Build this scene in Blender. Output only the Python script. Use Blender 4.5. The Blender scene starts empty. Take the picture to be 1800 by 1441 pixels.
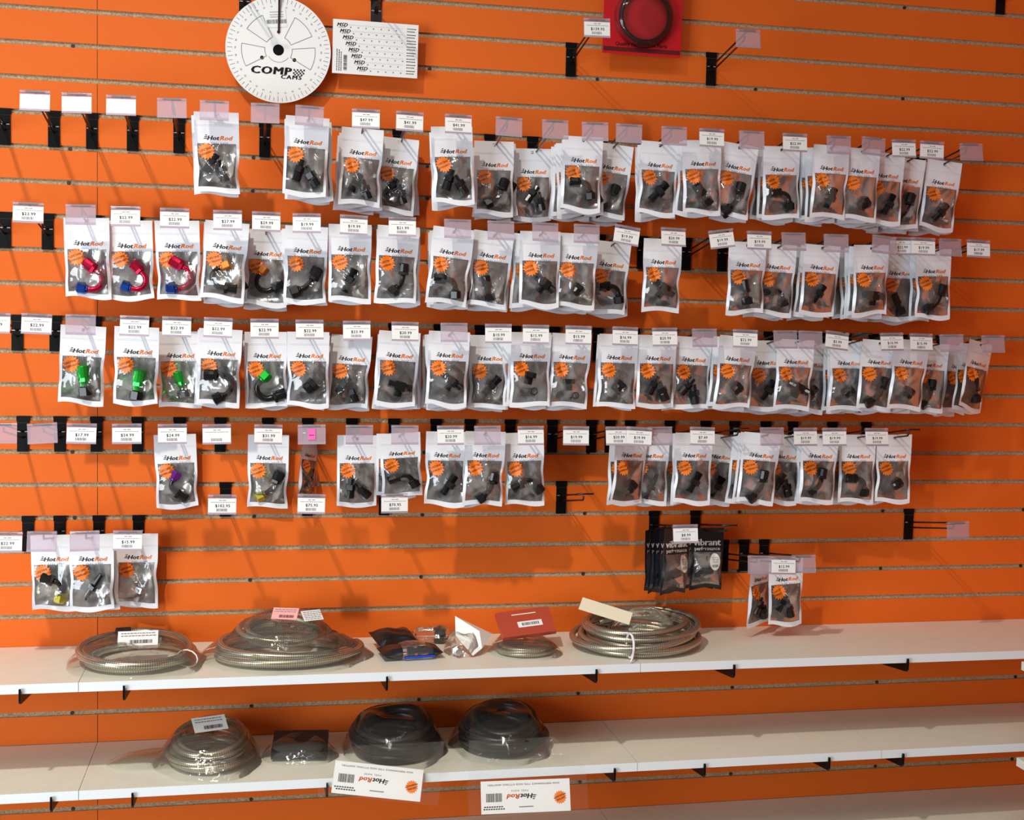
import bpy, math, random
from mathutils import Vector, Matrix
S = bpy.context.scene
COL = S.collection
R = random.Random(7)
ZO = 2.25                      # height of the reference slot above the floor
PITCH = 0.0762                 # slat pitch, 3 inches

# ------------------------------------------------------------------ camera
FPX = 2172.84
def make_camera():
    p, y, r = -.068, .2006, .0224
    fwd = Vector((math.sin(y)*math.cos(p), math.cos(y)*math.cos(p), math.sin(p)))
    ri = Vector((math.cos(y), -math.sin(y), 0)); up = ri.cross(fwd)
    Rr = math.cos(r)*ri + math.sin(r)*up; U = -math.sin(r)*ri + math.cos(r)*up
    C = Vector((.368, -2.9584, -.6862+ZO))
    cd = bpy.data.cameras.new('camera'); cam = bpy.data.objects.new('camera', cd); COL.objects.link(cam)
    cd.sensor_width = 36; cd.lens = FPX/1800*36; cd.clip_start = .05
    M = Matrix((Rr, U, -fwd)).transposed().to_4x4(); M.translation = C
    cam.matrix_world = M
    S.camera = cam
    return C, Rr, U, fwd
CC, CR, CU, CF = make_camera()
def onY(x, y, Y):
    d = CR*((x-900)/FPX) + CU*((720.5-y)/FPX) + CF
    return CC + d*((Y-CC.y)/d.y)
def onZ(x, y, Z):
    d = CR*((x-900)/FPX) + CU*((720.5-y)/FPX) + CF
    return CC + d*((Z-CC.z)/d.z)
def pix(P):
    c = Vector(P)-CC; w = c.dot(CF)
    return 900+FPX*c.dot(CR)/w, 720.5-FPX*c.dot(CU)/w

# ------------------------------------------------------------------ light
wd = bpy.data.worlds.new('world'); S.world = wd; wd.use_nodes = True
bg = wd.node_tree.nodes['Background']; bg.inputs[0].default_value = (.86, .93, 1, 1); bg.inputs[1].default_value = .17
def lamp(name, kind, loc, power, color, target=None, **kw):
    d = bpy.data.lights.new(name, kind); d.energy = power; d.color = color
    for k, v in kw.items(): setattr(d, k, v)
    o = bpy.data.objects.new(name, d); COL.objects.link(o); o.location = loc
    if target: o.rotation_euler = (Vector(target)-Vector(loc)).to_track_quat('-Z', 'Y').to_euler()
    return o
lamp('ceiling_spotlight', 'SPOT', (-.75, -2.75, ZO+1.95), 440, (1, .90, .75), (.45, 0, ZO-2.75),
     spot_size=math.radians(70), spot_blend=1.0, shadow_soft_size=.07)
lamp('added_soft_fill', 'AREA', (-2.2, -3.1, ZO-1.0), 118, (.86, .94, 1), (.2, 0, ZO-1.2), shape='RECTANGLE', size=1.8, size_y=1.8)  # added soft cool fill from front-left, no actual window there
lamp('added_reflection_panel', 'AREA', (1.2, -2.3, ZO+1.7), 9, (1, .95, .88), (1.1, -2.2, 0), shape='RECTANGLE', size=1.2, size_y=.3)  # added unseen panel, gives the foil and film bright reflections
lamp('added_reflection_panel', 'AREA', (.1, -3.4, ZO+1.9), 30, (1, .95, .88), (.3, -3.2, 0), shape='RECTANGLE', size=1.2, size_y=.3)  # second added panel, also for reflections in the pouches
S.view_settings.view_transform = 'Standard'; S.view_settings.look = 'None'
S.view_settings.exposure = 0.0; S.view_settings.gamma = 1; S.view_settings.use_curve_mapping = False

# ------------------------------------------------------------------ materials
M = {}
def nt(name):
    m = bpy.data.materials.new(name); m.use_nodes = True
    M[name] = m
    return m, m.node_tree, m.node_tree.nodes['Principled BSDF']
def mat(name, col, rough=.5, metal=0, bump=0, scale=200, var=0, spec=.5, coat=0):
    m, t, b = nt(name)
    b.inputs['Base Color'].default_value = (*col, 1); b.inputs['Roughness'].default_value = rough
    b.inputs['Metallic'].default_value = metal; b.inputs['Specular IOR Level'].default_value = spec
    b.inputs['Coat Weight'].default_value = coat
    if bump or var:
        tc = t.nodes.new('ShaderNodeTexCoord'); n = t.nodes.new('ShaderNodeTexNoise')
        n.inputs['Scale'].default_value = scale; n.inputs['Detail'].default_value = 4
        t.links.new(tc.outputs['Object'], n.inputs['Vector'])
        if bump:
            bp = t.nodes.new('ShaderNodeBump'); bp.inputs['Strength'].default_value = bump; bp.inputs['Distance'].default_value = .002
            t.links.new(n.outputs['Fac'], bp.inputs['Height']); t.links.new(bp.outputs['Normal'], b.inputs['Normal'])
        if var:
            cr = t.nodes.new('ShaderNodeValToRGB')
            cr.color_ramp.elements[0].position = .3; cr.color_ramp.elements[1].position = .7
            cr.color_ramp.elements[0].color = (*[c*(1-var) for c in col], 1)
            cr.color_ramp.elements[1].color = (*[min(1, c*(1+var)) for c in col], 1)
            t.links.new(n.outputs['Fac'], cr.inputs['Fac']); t.links.new(cr.outputs['Color'], b.inputs['Base Color'])
    return m
mat('orange', (.71, .132, .013), .6, bump=.04, scale=350, var=.05, spec=.2)
mat('mdf', (.40, .27, .16), .9, bump=.3, scale=260, var=.4)
mat('screw', (.015, .013, .012), .6)
mat('laminate', (.76, .765, .68), .45, var=.02, scale=30)
mat('daylit_edge', (.78, .84, .88), .4)  # cool daylight on the shelf fronts, put into their colour
mat('floor', (.20, .18, .16), .6, var=.15, scale=8)
mat('plaster', (.60, .56, .52), .8, var=.1, scale=3)
mat('black_metal', (.004, .004, .004), .35, 0, spec=.12)
mat('black_wire', (.02, .018, .017), .3, .4)
mat('paper', (.80, .82, .82), .5)
mat('glare_paper', (.86, .86, .83), .25)
mat('ink', (.012, .012, .012), .5)
mat('grey_ink', (.20, .20, .22), .6)
mat('orange_ink', (.85, .20, .015), .45)
mat('dark_orange_ink', (.22, .04, .005), .5)
mat('pouch_white', (.80, .83, .89), .28, bump=.25, scale=60)
mat('pouch_black', (.012, .012, .014), .25, bump=.25, scale=60)
mat('white_ink', (.8, .8, .8), .5)
mat('pink_paper', (.9, .12, .45), .5)
mat('pale_pink_paper', (.85, .38, .38), .6)
mat('cream_paper', (.82, .78, .60), .6)
mat('fit_black', (.012, .012, .013), .25, .3)
mat('fit_red', (.65, .015, .07), .25, .85)
mat('fit_blue', (.02, .09, .50), .25, .85)
mat('fit_green', (.02, .55, .05), .25, .7)
mat('fit_purple', (.28, .05, .5), .25, .8)
mat('fit_yellow', (.65, .6, .08), .25, .8)
mat('fit_orange', (.8, .25, .05), .25, .8)
mat('fit_silver', (.7, .7, .72), .25, .9)
mat('rubber', (.012, .012, .013), .45, bump=.5, scale=500)
mat('blister_red', (.55, .005, .012), .35)
mat('dark_red', (.10, .004, .006), .4)
mat('red_card', (.42, .06, .03), .4)
mat('blue_film', (.02, .08, .55), .25, .3)
mat('zip_tie', (.75, .77, .78), .35)
def foil():
    m, t, b = nt('foil')
    b.inputs['Base Color'].default_value = (.90, .89, .87, 1); b.inputs['Metallic'].default_value = .72
    b.inputs['Roughness'].default_value = .2
    tc = t.nodes.new('ShaderNodeTexCoord'); oi = t.nodes.new('ShaderNodeObjectInfo')
    ad = t.nodes.new('ShaderNodeVectorMath'); ad.operation = 'ADD'
    t.links.new(tc.outputs['Object'], ad.inputs[0]); t.links.new(oi.outputs['Location'], ad.inputs[1])
    v = t.nodes.new('ShaderNodeTexVoronoi'); v.feature = 'F1'; v.inputs['Scale'].default_value = 24
    n = t.nodes.new('ShaderNodeTexNoise'); n.inputs['Scale'].default_value = 18; n.inputs['Detail'].default_value = 1
    for q in (v, n): t.links.new(ad.outputs[0], q.inputs['Vector'])
    mx = t.nodes.new('ShaderNodeMath'); mx.operation = 'ADD'
    t.links.new(v.outputs['Distance'], mx.inputs[0]); t.links.new(n.outputs['Fac'], mx.inputs[1])
    bp = t.nodes.new('ShaderNodeBump'); bp.inputs['Strength'].default_value = .35; bp.inputs['Distance'].default_value = .010
    t.links.new(mx.outputs[0], bp.inputs['Height']); t.links.new(bp.outputs['Normal'], b.inputs['Normal'])
foil()
def film(name, tint, clear, haze, rough, scale, bump=.5, spec=.35):
    """thin plastic: transparent + a little haze + gloss"""
    m, t, b = nt(name)
    out = t.nodes['Material Output']; t.nodes.remove(b)
    tr = t.nodes.new('ShaderNodeBsdfTransparent'); tr.inputs[0].default_value = (*clear, 1)
    df = t.nodes.new('ShaderNodeBsdfDiffuse'); df.inputs[0].default_value = (*tint, 1)
    gl = t.nodes.new('ShaderNodeBsdfGlossy'); gl.inputs['Roughness'].default_value = rough; gl.inputs[0].default_value = (1, 1, 1, 1)
    m1 = t.nodes.new('ShaderNodeMixShader'); m1.inputs[0].default_value = haze
    t.links.new(tr.outputs[0], m1.inputs[1]); t.links.new(df.outputs[0], m1.inputs[2])
    fr = t.nodes.new('ShaderNodeLayerWeight'); fr.inputs['Blend'].default_value = spec
    tc = t.nodes.new('ShaderNodeTexCoord'); n = t.nodes.new('ShaderNodeTexNoise')
    n.inputs['Scale'].default_value = scale; n.inputs['Detail'].default_value = 2; n.inputs['Distortion'].default_value = 1.2
    t.links.new(tc.outputs['Object'], n.inputs['Vector'])
    bp = t.nodes.new('ShaderNodeBump'); bp.inputs['Strength'].default_value = bump; bp.inputs['Distance'].default_value = .006
    t.links.new(n.outputs['Fac'], bp.inputs['Height'])
    t.links.new(bp.outputs['Normal'], gl.inputs['Normal']); t.links.new(bp.outputs['Normal'], fr.inputs['Normal'])
    m2 = t.nodes.new('ShaderNodeMixShader')
    t.links.new(fr.outputs['Fresnel'], m2.inputs[0])
    t.links.new(m1.outputs[0], m2.inputs[1]); t.links.new(gl.outputs[0], m2.inputs[2])
    t.links.new(m2.outputs[0], out.inputs['Surface'])
film('window_film', (.8, .8, .8), (.97, .97, .97), .05, .09, 22, .6, .4)
film('tag_plastic', (.66, .56, .64), (.92, .90, .94), .34, .12, 5, .05, .25)
film('bag_film', (.72, .70, .66), (.97, .97, .95), .05, .1, 22, .8, .3)
film('flap_film', (.72, .70, .66), (.98, .98, .97), .02, .08, 14, .5, .2)
film('sleeve_film', (.72, .70, .66), (.98, .98, .97), .03, .12, 9, .12, .08)
film('blister_film', (.8, .3, .3), (.97, .95, .95), .03, .05, 5, .1, .25)
def braid(name, c1, c2, metal, rough):
    m, t, b = nt(name)
    b.inputs['Metallic'].default_value = metal; b.inputs['Roughness'].default_value = rough
    uv = t.nodes.new('ShaderNodeUVMap'); ck = t.nodes.new('ShaderNodeTexChecker')
    mp = t.nodes.new('ShaderNodeMapping'); mp.inputs['Rotation'].default_value = (0, 0, math.radians(45))
    t.links.new(uv.outputs[0], mp.inputs[0]); t.links.new(mp.outputs[0], ck.inputs[0])
    ck.inputs['Scale'].default_value = 1; ck.inputs['Color1'].default_value = (*c1, 1); ck.inputs['Color2'].default_value = (*c2, 1)
    t.links.new(ck.outputs['Color'], b.inputs['Base Color'])
    bp = t.nodes.new('ShaderNodeBump'); bp.inputs['Strength'].default_value = .5; bp.inputs['Distance'].default_value = .001
    t.links.new(ck.outputs['Fac'], bp.inputs['Height']); t.links.new(bp.outputs['Normal'], b.inputs['Normal'])
braid('steel_braid', (.62, .58, .48), (.24, .22, .17), .85, .33)
braid('black_braid', (.022, .022, .024), (.006, .006, .006), .1, .4)

# ------------------------------------------------------------------ mesh building
class MB:
    def __init__(s): s.v = []; s.f = []; s.m = []; s.sm = []; s.mats = []; s.uv = {}
    def mi(s, m):
        if m not in s.mats: s.mats.append(m)
        return s.mats.index(m)
    def face(s, idx, m, smooth=False): s.f.append(tuple(idx)); s.m.append(s.mi(m)); s.sm.append(smooth)
    def quad(s, pts, m):
        k = len(s.v); s.v += [tuple(p) for p in pts]; s.face(range(k, k+len(pts)), m)
    def box(s, x0, x1, y0, y1, z0, z1, m, front=None):
        k = len(s.v)
        s.v += [(x, y, z) for x in (x0, x1) for y in (y0, y1) for z in (z0, z1)]
        for j, q in enumerate(((0, 1, 3, 2), (4, 6, 7, 5), (0, 4, 5, 1), (2, 3, 7, 6), (0, 2, 6, 4), (1, 5, 7, 3))):
            s.face([k+i for i in q], front if (front and j == 2) else m)
    def sweep(s, path, rad, n, m, smooth=True, cap=True, uv=None):
        path = [Vector(p) for p in path]
        if not isinstance(rad, (list, tuple)): rad = [rad]*len(path)
        k0 = len(s.v); L = 0; prev = None; nv = None; f0 = len(s.f)
        for i, p in enumerate(path):
            a = path[max(i-1, 0)]; b = path[min(i+1, len(path)-1)]
            if (b-a).length < 1e-9: a = path[max(i-2, 0)]; b = path[min(i+2, len(path)-1)]
            tg = (b-a).normalized()
            if nv is None:
                nv = tg.orthogonal().normalized()
            else:
                nv = (nv-tg*nv.dot(tg)).normalized()
            bn = tg.cross(nv)
            for j in range(n):
                a2 = 2*math.pi*j/n
                s.v.append(tuple(p+(nv*math.cos(a2)+bn*math.sin(a2))*rad[i]))
        for i in range(len(path)-1):
            if uv: dl = (path[i+1]-path[i]).length
            for j in range(n):
                q = (k0+i*n+j, k0+i*n+(j+1) % n, k0+(i+1)*n+(j+1) % n, k0+(i+1)*n+j)
                if uv:
                    s.uv[len(s.f)] = ((L*uv, j*uv2(n)), (L*uv, (j+1)*uv2(n)), ((L+dl)*uv, (j+1)*uv2(n)), ((L+dl)*uv, j*uv2(n)))
                s.face(q, m, smooth)
            if uv: L += dl
        if cap:
            s.face([k0+j for j in range(n)][::-1], m); s.face([k0+(len(path)-1)*n+j for j in range(n)], m)
    def text(s, tm, fn, m):
        k = len(s.v); s.v += [tuple(fn(x, y)) for x, y in tm[0]]
        for p in tm[1]: s.face([k+i for i in p], m)
    def mesh(s, name):
        me = bpy.data.meshes.new(name); me.from_pydata(s.v, [], s.f)
        for m in s.mats: me.materials.append(M[m])
        me.polygons.foreach_set('material_index', s.m); me.polygons.foreach_set('use_smooth', s.sm)
        if s.uv:
            ul = me.uv_layers.new(name='UVMap')
            for p in me.polygons:
                if p.index in s.uv:
                    for li, c in zip(p.loop_indices, s.uv[p.index]): ul.data[li].uv = c
        me.update(); return me
def uv2(n): return 16.0/n
def ob(name, me, parent=None, loc=(0, 0, 0), rot=(0, 0, 0), scale=None):
    if isinstance(me, MB): me = me.mesh(name)
    o = bpy.data.objects.new(name, me); COL.objects.link(o); o.location = loc; o.rotation_euler = rot
    if scale: o.scale = scale
    if parent: o.parent = parent
    return o
def tag(o, label, cat, group=None):
    o['label'] = label; o['category'] = cat
    if group: o['group'] = group
    return o
def struct(o): o['kind'] = 'structure'; return o
TXT = {}
def text(st, size=1., shear=0., bold=0., track=1.):
    """flat lettering as (verts2d, polys, width), left edge 0, baseline 0"""
    key = (st, size, shear, bold, track)
    if key in TXT: return TXT[key]
    cu = bpy.data.curves.new('t', 'FONT'); cu.body = st; cu.size = size; cu.shear = shear
    cu.resolution_u = 2; cu.space_character = track; cu.fill_mode = 'FRONT'
    o = bpy.data.objects.new('t', cu); COL.objects.link(o)
    me = bpy.data.meshes.new_from_object(o.evaluated_get(bpy.context.evaluated_depsgraph_get()))
    vs = [(v.co.x, v.co.y) for v in me.vertices]; ps = [tuple(p.vertices) for p in me.polygons]
    bpy.data.objects.remove(o); bpy.data.curves.remove(cu); bpy.data.meshes.remove(me)
    if bold:
        n = len(vs); base, bp_ = list(vs), list(ps); k = 0; vs, ps = [], []
        for dx, dy in ((-1.6, 0), (-.8, .5), (0, 0), (.8, -.5), (1.6, 0)):
            vs += [(x+dx*bold*size, y+dy*bold*size) for x, y in base]; ps += [tuple(i+k for i in p) for p in bp_]; k += n
    x0 = min(v[0] for v in vs); vs = [(x-x0, y) for x, y in vs]
    TXT[key] = (vs, ps, max(v[0] for v in vs)); return TXT[key]
def bars(b, fn, x0, x1, y0, y1, m, seed=1, n=22):
    r = random.Random(seed); x = x0; st = (x1-x0)/n
    while x < x1:
        w = st*r.choice((.35, .5, .8)); 
        b.quad([fn(x, y0), fn(x+w, y0), fn(x+w, y1), fn(x, y1)], m); x += w+st*r.choice((.35, .5, .7))
ORD = ['', 'first', 'second', 'third', 'fourth', 'fifth', 'sixth', 'seventh', 'eighth', 'ninth', 'tenth', 'eleventh', 'twelfth',
       'thirteenth', 'fourteenth', 'fifteenth', 'sixteenth', 'seventeenth', 'eighteenth', 'nineteenth', 'twentieth',
       'twenty-first', 'twenty-second', 'twenty-third', 'twenty-fourth', 'twenty-fifth', 'twenty-sixth', 'twenty-seventh']
def zs(i): return ZO-i*PITCH

# ------------------------------------------------------------------ structure
XE = 2.4375                                     # room corner
fl = MB(); fl.box(-4, XE+.02, -6.6, .03, -.06, 0, 'floor'); struct(ob('floor', fl))
b = MB(); b.box(-4, XE+.02, -6.7, -6.6, -.06, 2.7, 'plaster'); struct(ob('wall_opposite', b))
wb = MB(); wb.box(-1.6, XE+.03, .005, .03, 0, zs(-13), 'mdf')
wall = struct(ob('wall_back', wb))
SL = .011
def slat_mesh(x0, x1):
    m = MB(); m.box(x0, x1, 0, .0049, -(PITCH-SL)/2, (PITCH-SL)/2, 'mdf', front='orange'); return m.mesh('slat')
sA, sB = slat_mesh(-1.6, -.0007), slat_mesh(.0007, XE)
for i in range(-12, 29):
    zc = zs(i)-SL-(PITCH-SL)/2
    for sm_ in (sA, sB): ob('slat', sm_, wall, (0, 0, zc))
sc = MB(); sc.sweep([(0, 0, 0), (0, -.002, 0)], .0042, 10, 'screw', False); scm = sc.mesh('screw')
for i in (-2, 1, 4, 5, 7, 10, 13, 15, 17, 19, 21, 24):
    for k in range(-3, 7):
        ob('screw', scm, wall, (-.057+.4064*k+R.uniform(-.006, .006), .0049, zs(i)-.0062))
wr = MB(); wr.box(XE+.005, XE+.03, -3.2, .0, 0, zs(-13), 'mdf'); wallr = struct(ob('wall_right', wr))
m = MB(); m.box(0, .0049, -3.2, -.001, -(PITCH-SL)/2, (PITCH-SL)/2, 'mdf')
m.m[0] = m.mi('orange'); sR = m.mesh('slat')
for i in range(-12, 29): ob('slat', sR, wallr, (XE, 0, zs(i)-SL-(PITCH-SL)/2))

# ------------------------------------------------------------------ shelves
Z1, Z2, Z3 = ZO-1.4465, ZO-1.6772, ZO-1.9058
TH = .020; SD = .306
def shelf(x0, x1, zt, label):
    m = MB(); m.box(x0+.0006, x1-.0006, -SD, -.0012, zt-TH, zt, 'laminate', front='daylit_edge')
    tag(ob('shelf_board', m), label, 'shelf')
shelf(-1.2192, 0, Z1, 'white laminate top shelf board, empty length beside the white-stickered coil')
shelf(0, 1.2192, Z1, 'white laminate top shelf board carrying the steel braided hose coils')
shelf(1.2192, XE-.002, Z1, 'white laminate top shelf board, empty length under the lone double pouch')
shelf(-1.2192, 0, Z2, 'white laminate middle shelf board, empty length next to bagged steel coil')
shelf(0, 1.2192, Z2, 'white laminate middle shelf board carrying the black hose bags')
shelf(1.2192, 1.8265, Z2, 'white laminate middle shelf board, short empty length beside the black hose bags')
shelf(1.8265, XE-.002, Z2, 'white laminate middle shelf board, short empty length running into the corner')
shelf(-1.2192, 1.2192, Z3, 'white laminate lowest shelf board under the black hose bags')
shelf(1.2192, XE-.002, Z3, 'white laminate lowest shelf board, empty length running into the corner')
for z, nm in ((Z1, 'upper'), (Z2, 'middle'), (Z3, 'lowest')):
    m = MB(); m.box(XE-.312, XE-.0015, -1.7, -.395, z-TH, z, 'laminate')
    tag(ob('side_shelf_board', m), 'white %s shelf board on the side wall near the corner' % nm, 'shelf')
def bracket_mesh():
    m = MB(); t = .0022
    prof = [(0.0045, -.001), (0.0045, -.012), (-.0015, -.012), (-.0015, -.055), (-.02, -.055), (-.310, -.020), (-.3155, -.014), (-.3155, .012), (-.3105, .012), (-.3095, -.0002), (-.0015, -.0002)]
    k = len(m.v)
    for x in (-t, t): m.v += [(x, y, z) for y, z in prof]
    n = len(prof)
    m.face([k+i for i in range(n)], 'black_metal'); m.face([k+n+i for i in range(n)][::-1], 'black_metal')
    for i in range(n): m.face((k+i, k+n+i, k+n+(i+1) % n, k+(i+1) % n), 'black_metal')
    return m.mesh('shelf_bracket')
bk = bracket_mesh()
for z, xs, nm in ((Z1, ((35, 1222), (218, 1215), (680, 1210), (1048, 1192), (1290, 1182), (1595, 1170)), 'top'),
                  (Z2, ((90, 1410), (233, 1406), (575, 1395), (1080, 1370), (1238, 1360), (1457, 1345), (1587, 1335)), 'middle')):
    for nb_, (x, y) in enumerate(xs, 1):
        tag(ob('shelf_bracket', bk, None, (onY(x, y, -.312).x, 0, z-TH)), 'thin black bracket tip under the %s shelf, %s from the degree-wheel end' % (nm, ORD[nb_]),
            'bracket', 'brackets under the %s shelf' % nm)

# ------------------------------------------------------------------ peg hooks
TILT = math.radians(8.7); HL = .235; LW = .212; ZU, ZL = -.036, -.050
def plate_mesh():
    m = MB(); w = .0125
    m.box(-w-.0015, w+.0015, -.0035, .0, -.012, -.0005, 'black_metal')
    m.box(-w, w, -.0042, -.0008, -.0815, -.012, 'black_metal')
    m.box(-w, w, -.0055, -.0042, -.017, -.0145, 'fit_black')
    m.box(-w*.9, -w*.35, -.0052, -.0042, -.0365, -.0345, 'fit_silver'); m.box(w*.35, w*.9, -.0052, -.0042, -.0365, -.0345, 'fit_silver')  # silver strips put highlights on the black plate as colour
    m.box(-w*.9, -w*.35, -.0052, -.0042, -.0455, -.0435, 'fit_black'); m.box(w*.35, w*.9, -.0052, -.0042, -.0455, -.0435, 'fit_black')
    m.box(-w, w, -.0008, .0045, -.0095, -.0015, 'black_metal')
    return m.mesh('back_plate')
def wpt(t, z0): return (0, -t, z0+t*math.tan(TILT))
plate_me = plate_mesh()
m = MB(); m.sweep([wpt(.003, ZU), wpt(HL, ZU)], .0021, 8, 'black_wire'); uw_me = m.mesh('upper_wire')
m = MB(); e = wpt(LW, ZL); m.sweep([wpt(.003, ZL), wpt(LW-.006, ZL), e, (0, e[1]-.004, e[2]+.004), (0, e[1]-.005, e[2]+.010)], .0021, 8, 'black_wire'); lw_me = m.mesh('lower_wire')
m = MB(); e = wpt(HL, ZU); m.sweep([(-.019, e[1], e[2]), (.019, e[1], e[2])], .0021, 8, 'black_wire'); cb_me = m.mesh('cross_bar')
TW, THH = .030, .040
def holder_mesh(card):
    m = MB()
    m.sweep([(-TW, 0, .0), (TW, 0, .0)], .0034, 8, 'tag_plastic', True, False)
    if card:
        m.box(-TW, TW, .0002, .0008, -THH, -.003, 'tag_plastic')
        m.box(-TW, TW, -.0022, -.0016, -THH-.0005, -THH+.004, 'tag_plastic')
    else:
        m.box(-TW, TW, -.0016, .0008, -THH, -.003, 'tag_plastic')
        m.box(-TW, TW, -.0024, -.0017, -THH, -THH+.005, 'tag_plastic')
    return m.mesh('tag_holder')
hold_card, hold_clear = holder_mesh(True), holder_mesh(False)
CARD = {}
def card_mesh(price):
    if price in CARD: return CARD[price]
    m = MB(); pm = 'glare_paper' if price == 'w' else 'paper'
    m.box(-TW+.0004, TW-.0004, -.0014, -.0004, -THH+.001, -.006, pm)
    fn = lambda x, y: (x, -.0017, y)
    if price != 'w':
        r = random.Random(price)
        for (xa, xb, y) in ((-.007, -.001, -.0105), (.001, .008, -.0105)): m.quad([fn(xa, y), fn(xb, y), fn(xb, y+.0014), fn(xa, y+.0014)], 'grey_ink')
        x = -.024
        while x < .024:
            w = r.uniform(.0015, .005); m.quad([fn(x, -.0145), fn(x+w, -.0145), fn(x+w, -.0135), fn(x, -.0135)], 'grey_ink'); x += w+.0008
        if price != '$12.98':
            tm = text(price, .0088, 0, .012, 1.12); m.text(tm, lambda x, y: fn(x-tm[2]/2+.001, y-.0245), 'ink')
        bars(m, fn, -.012, .010, -.0335, -.0275, 'grey_ink', hash(price) % 97 if False else len(price)+int(r.random()*90), 16)
    CARD[price] = m.mesh('price_card'); return CARD[price]
def hook(px, py, slot, kind, label, ltilt=0., plate_px=None, pink=False, group=None, longer=1.):
    """peg hook whose cross bar shows at picture column px (plate column if plate_px)"""
    if plate_px is not None: X = onY(plate_px, py, 0).x
    else: X = onY(px, py, -HL).x
    root = bpy.data.objects.new('peg_hook', None); COL.objects.link(root); root.location = (X, 0, zs(slot)); root.empty_display_size = .02; root.scale = (1, longer, 1)
    ob('back_plate', plate_me, root); ob('wire', uw_me, root); ob('wire', lw_me, root); ob('cross_bar', cb_me, root)
    if kind:
        e = wpt(HL, ZU)
        h = ob('tag_holder', hold_clear if kind == 'c' else hold_card, root, e, (math.radians(-7+R.uniform(-3, 3)), math.radians(ltilt+R.uniform(-1.5, 1.5)), math.radians(R.uniform(-4, 4))))
        h['label'] = 'clear empty plastic tag holder' if kind == 'c' else 'clear plastic holder with a white price card'
        if kind != 'c': ob('price_card', card_mesh(kind), h)
        if pink:
            q = MB(); q.box(-.008, .008, -.0034, -.0026, -.030, -.006, 'pink_paper'); q.quad([(-.006, -.0036, -.021), (.005, -.0036, -.021), (.005, -.0036, -.0195), (-.006, -.0036, -.0195)], 'ink')
            o = ob('pink_sticker', q, h); o['label'] = 'bright pink sticker'
    tag(root, label, 'hook', group); return X

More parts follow.
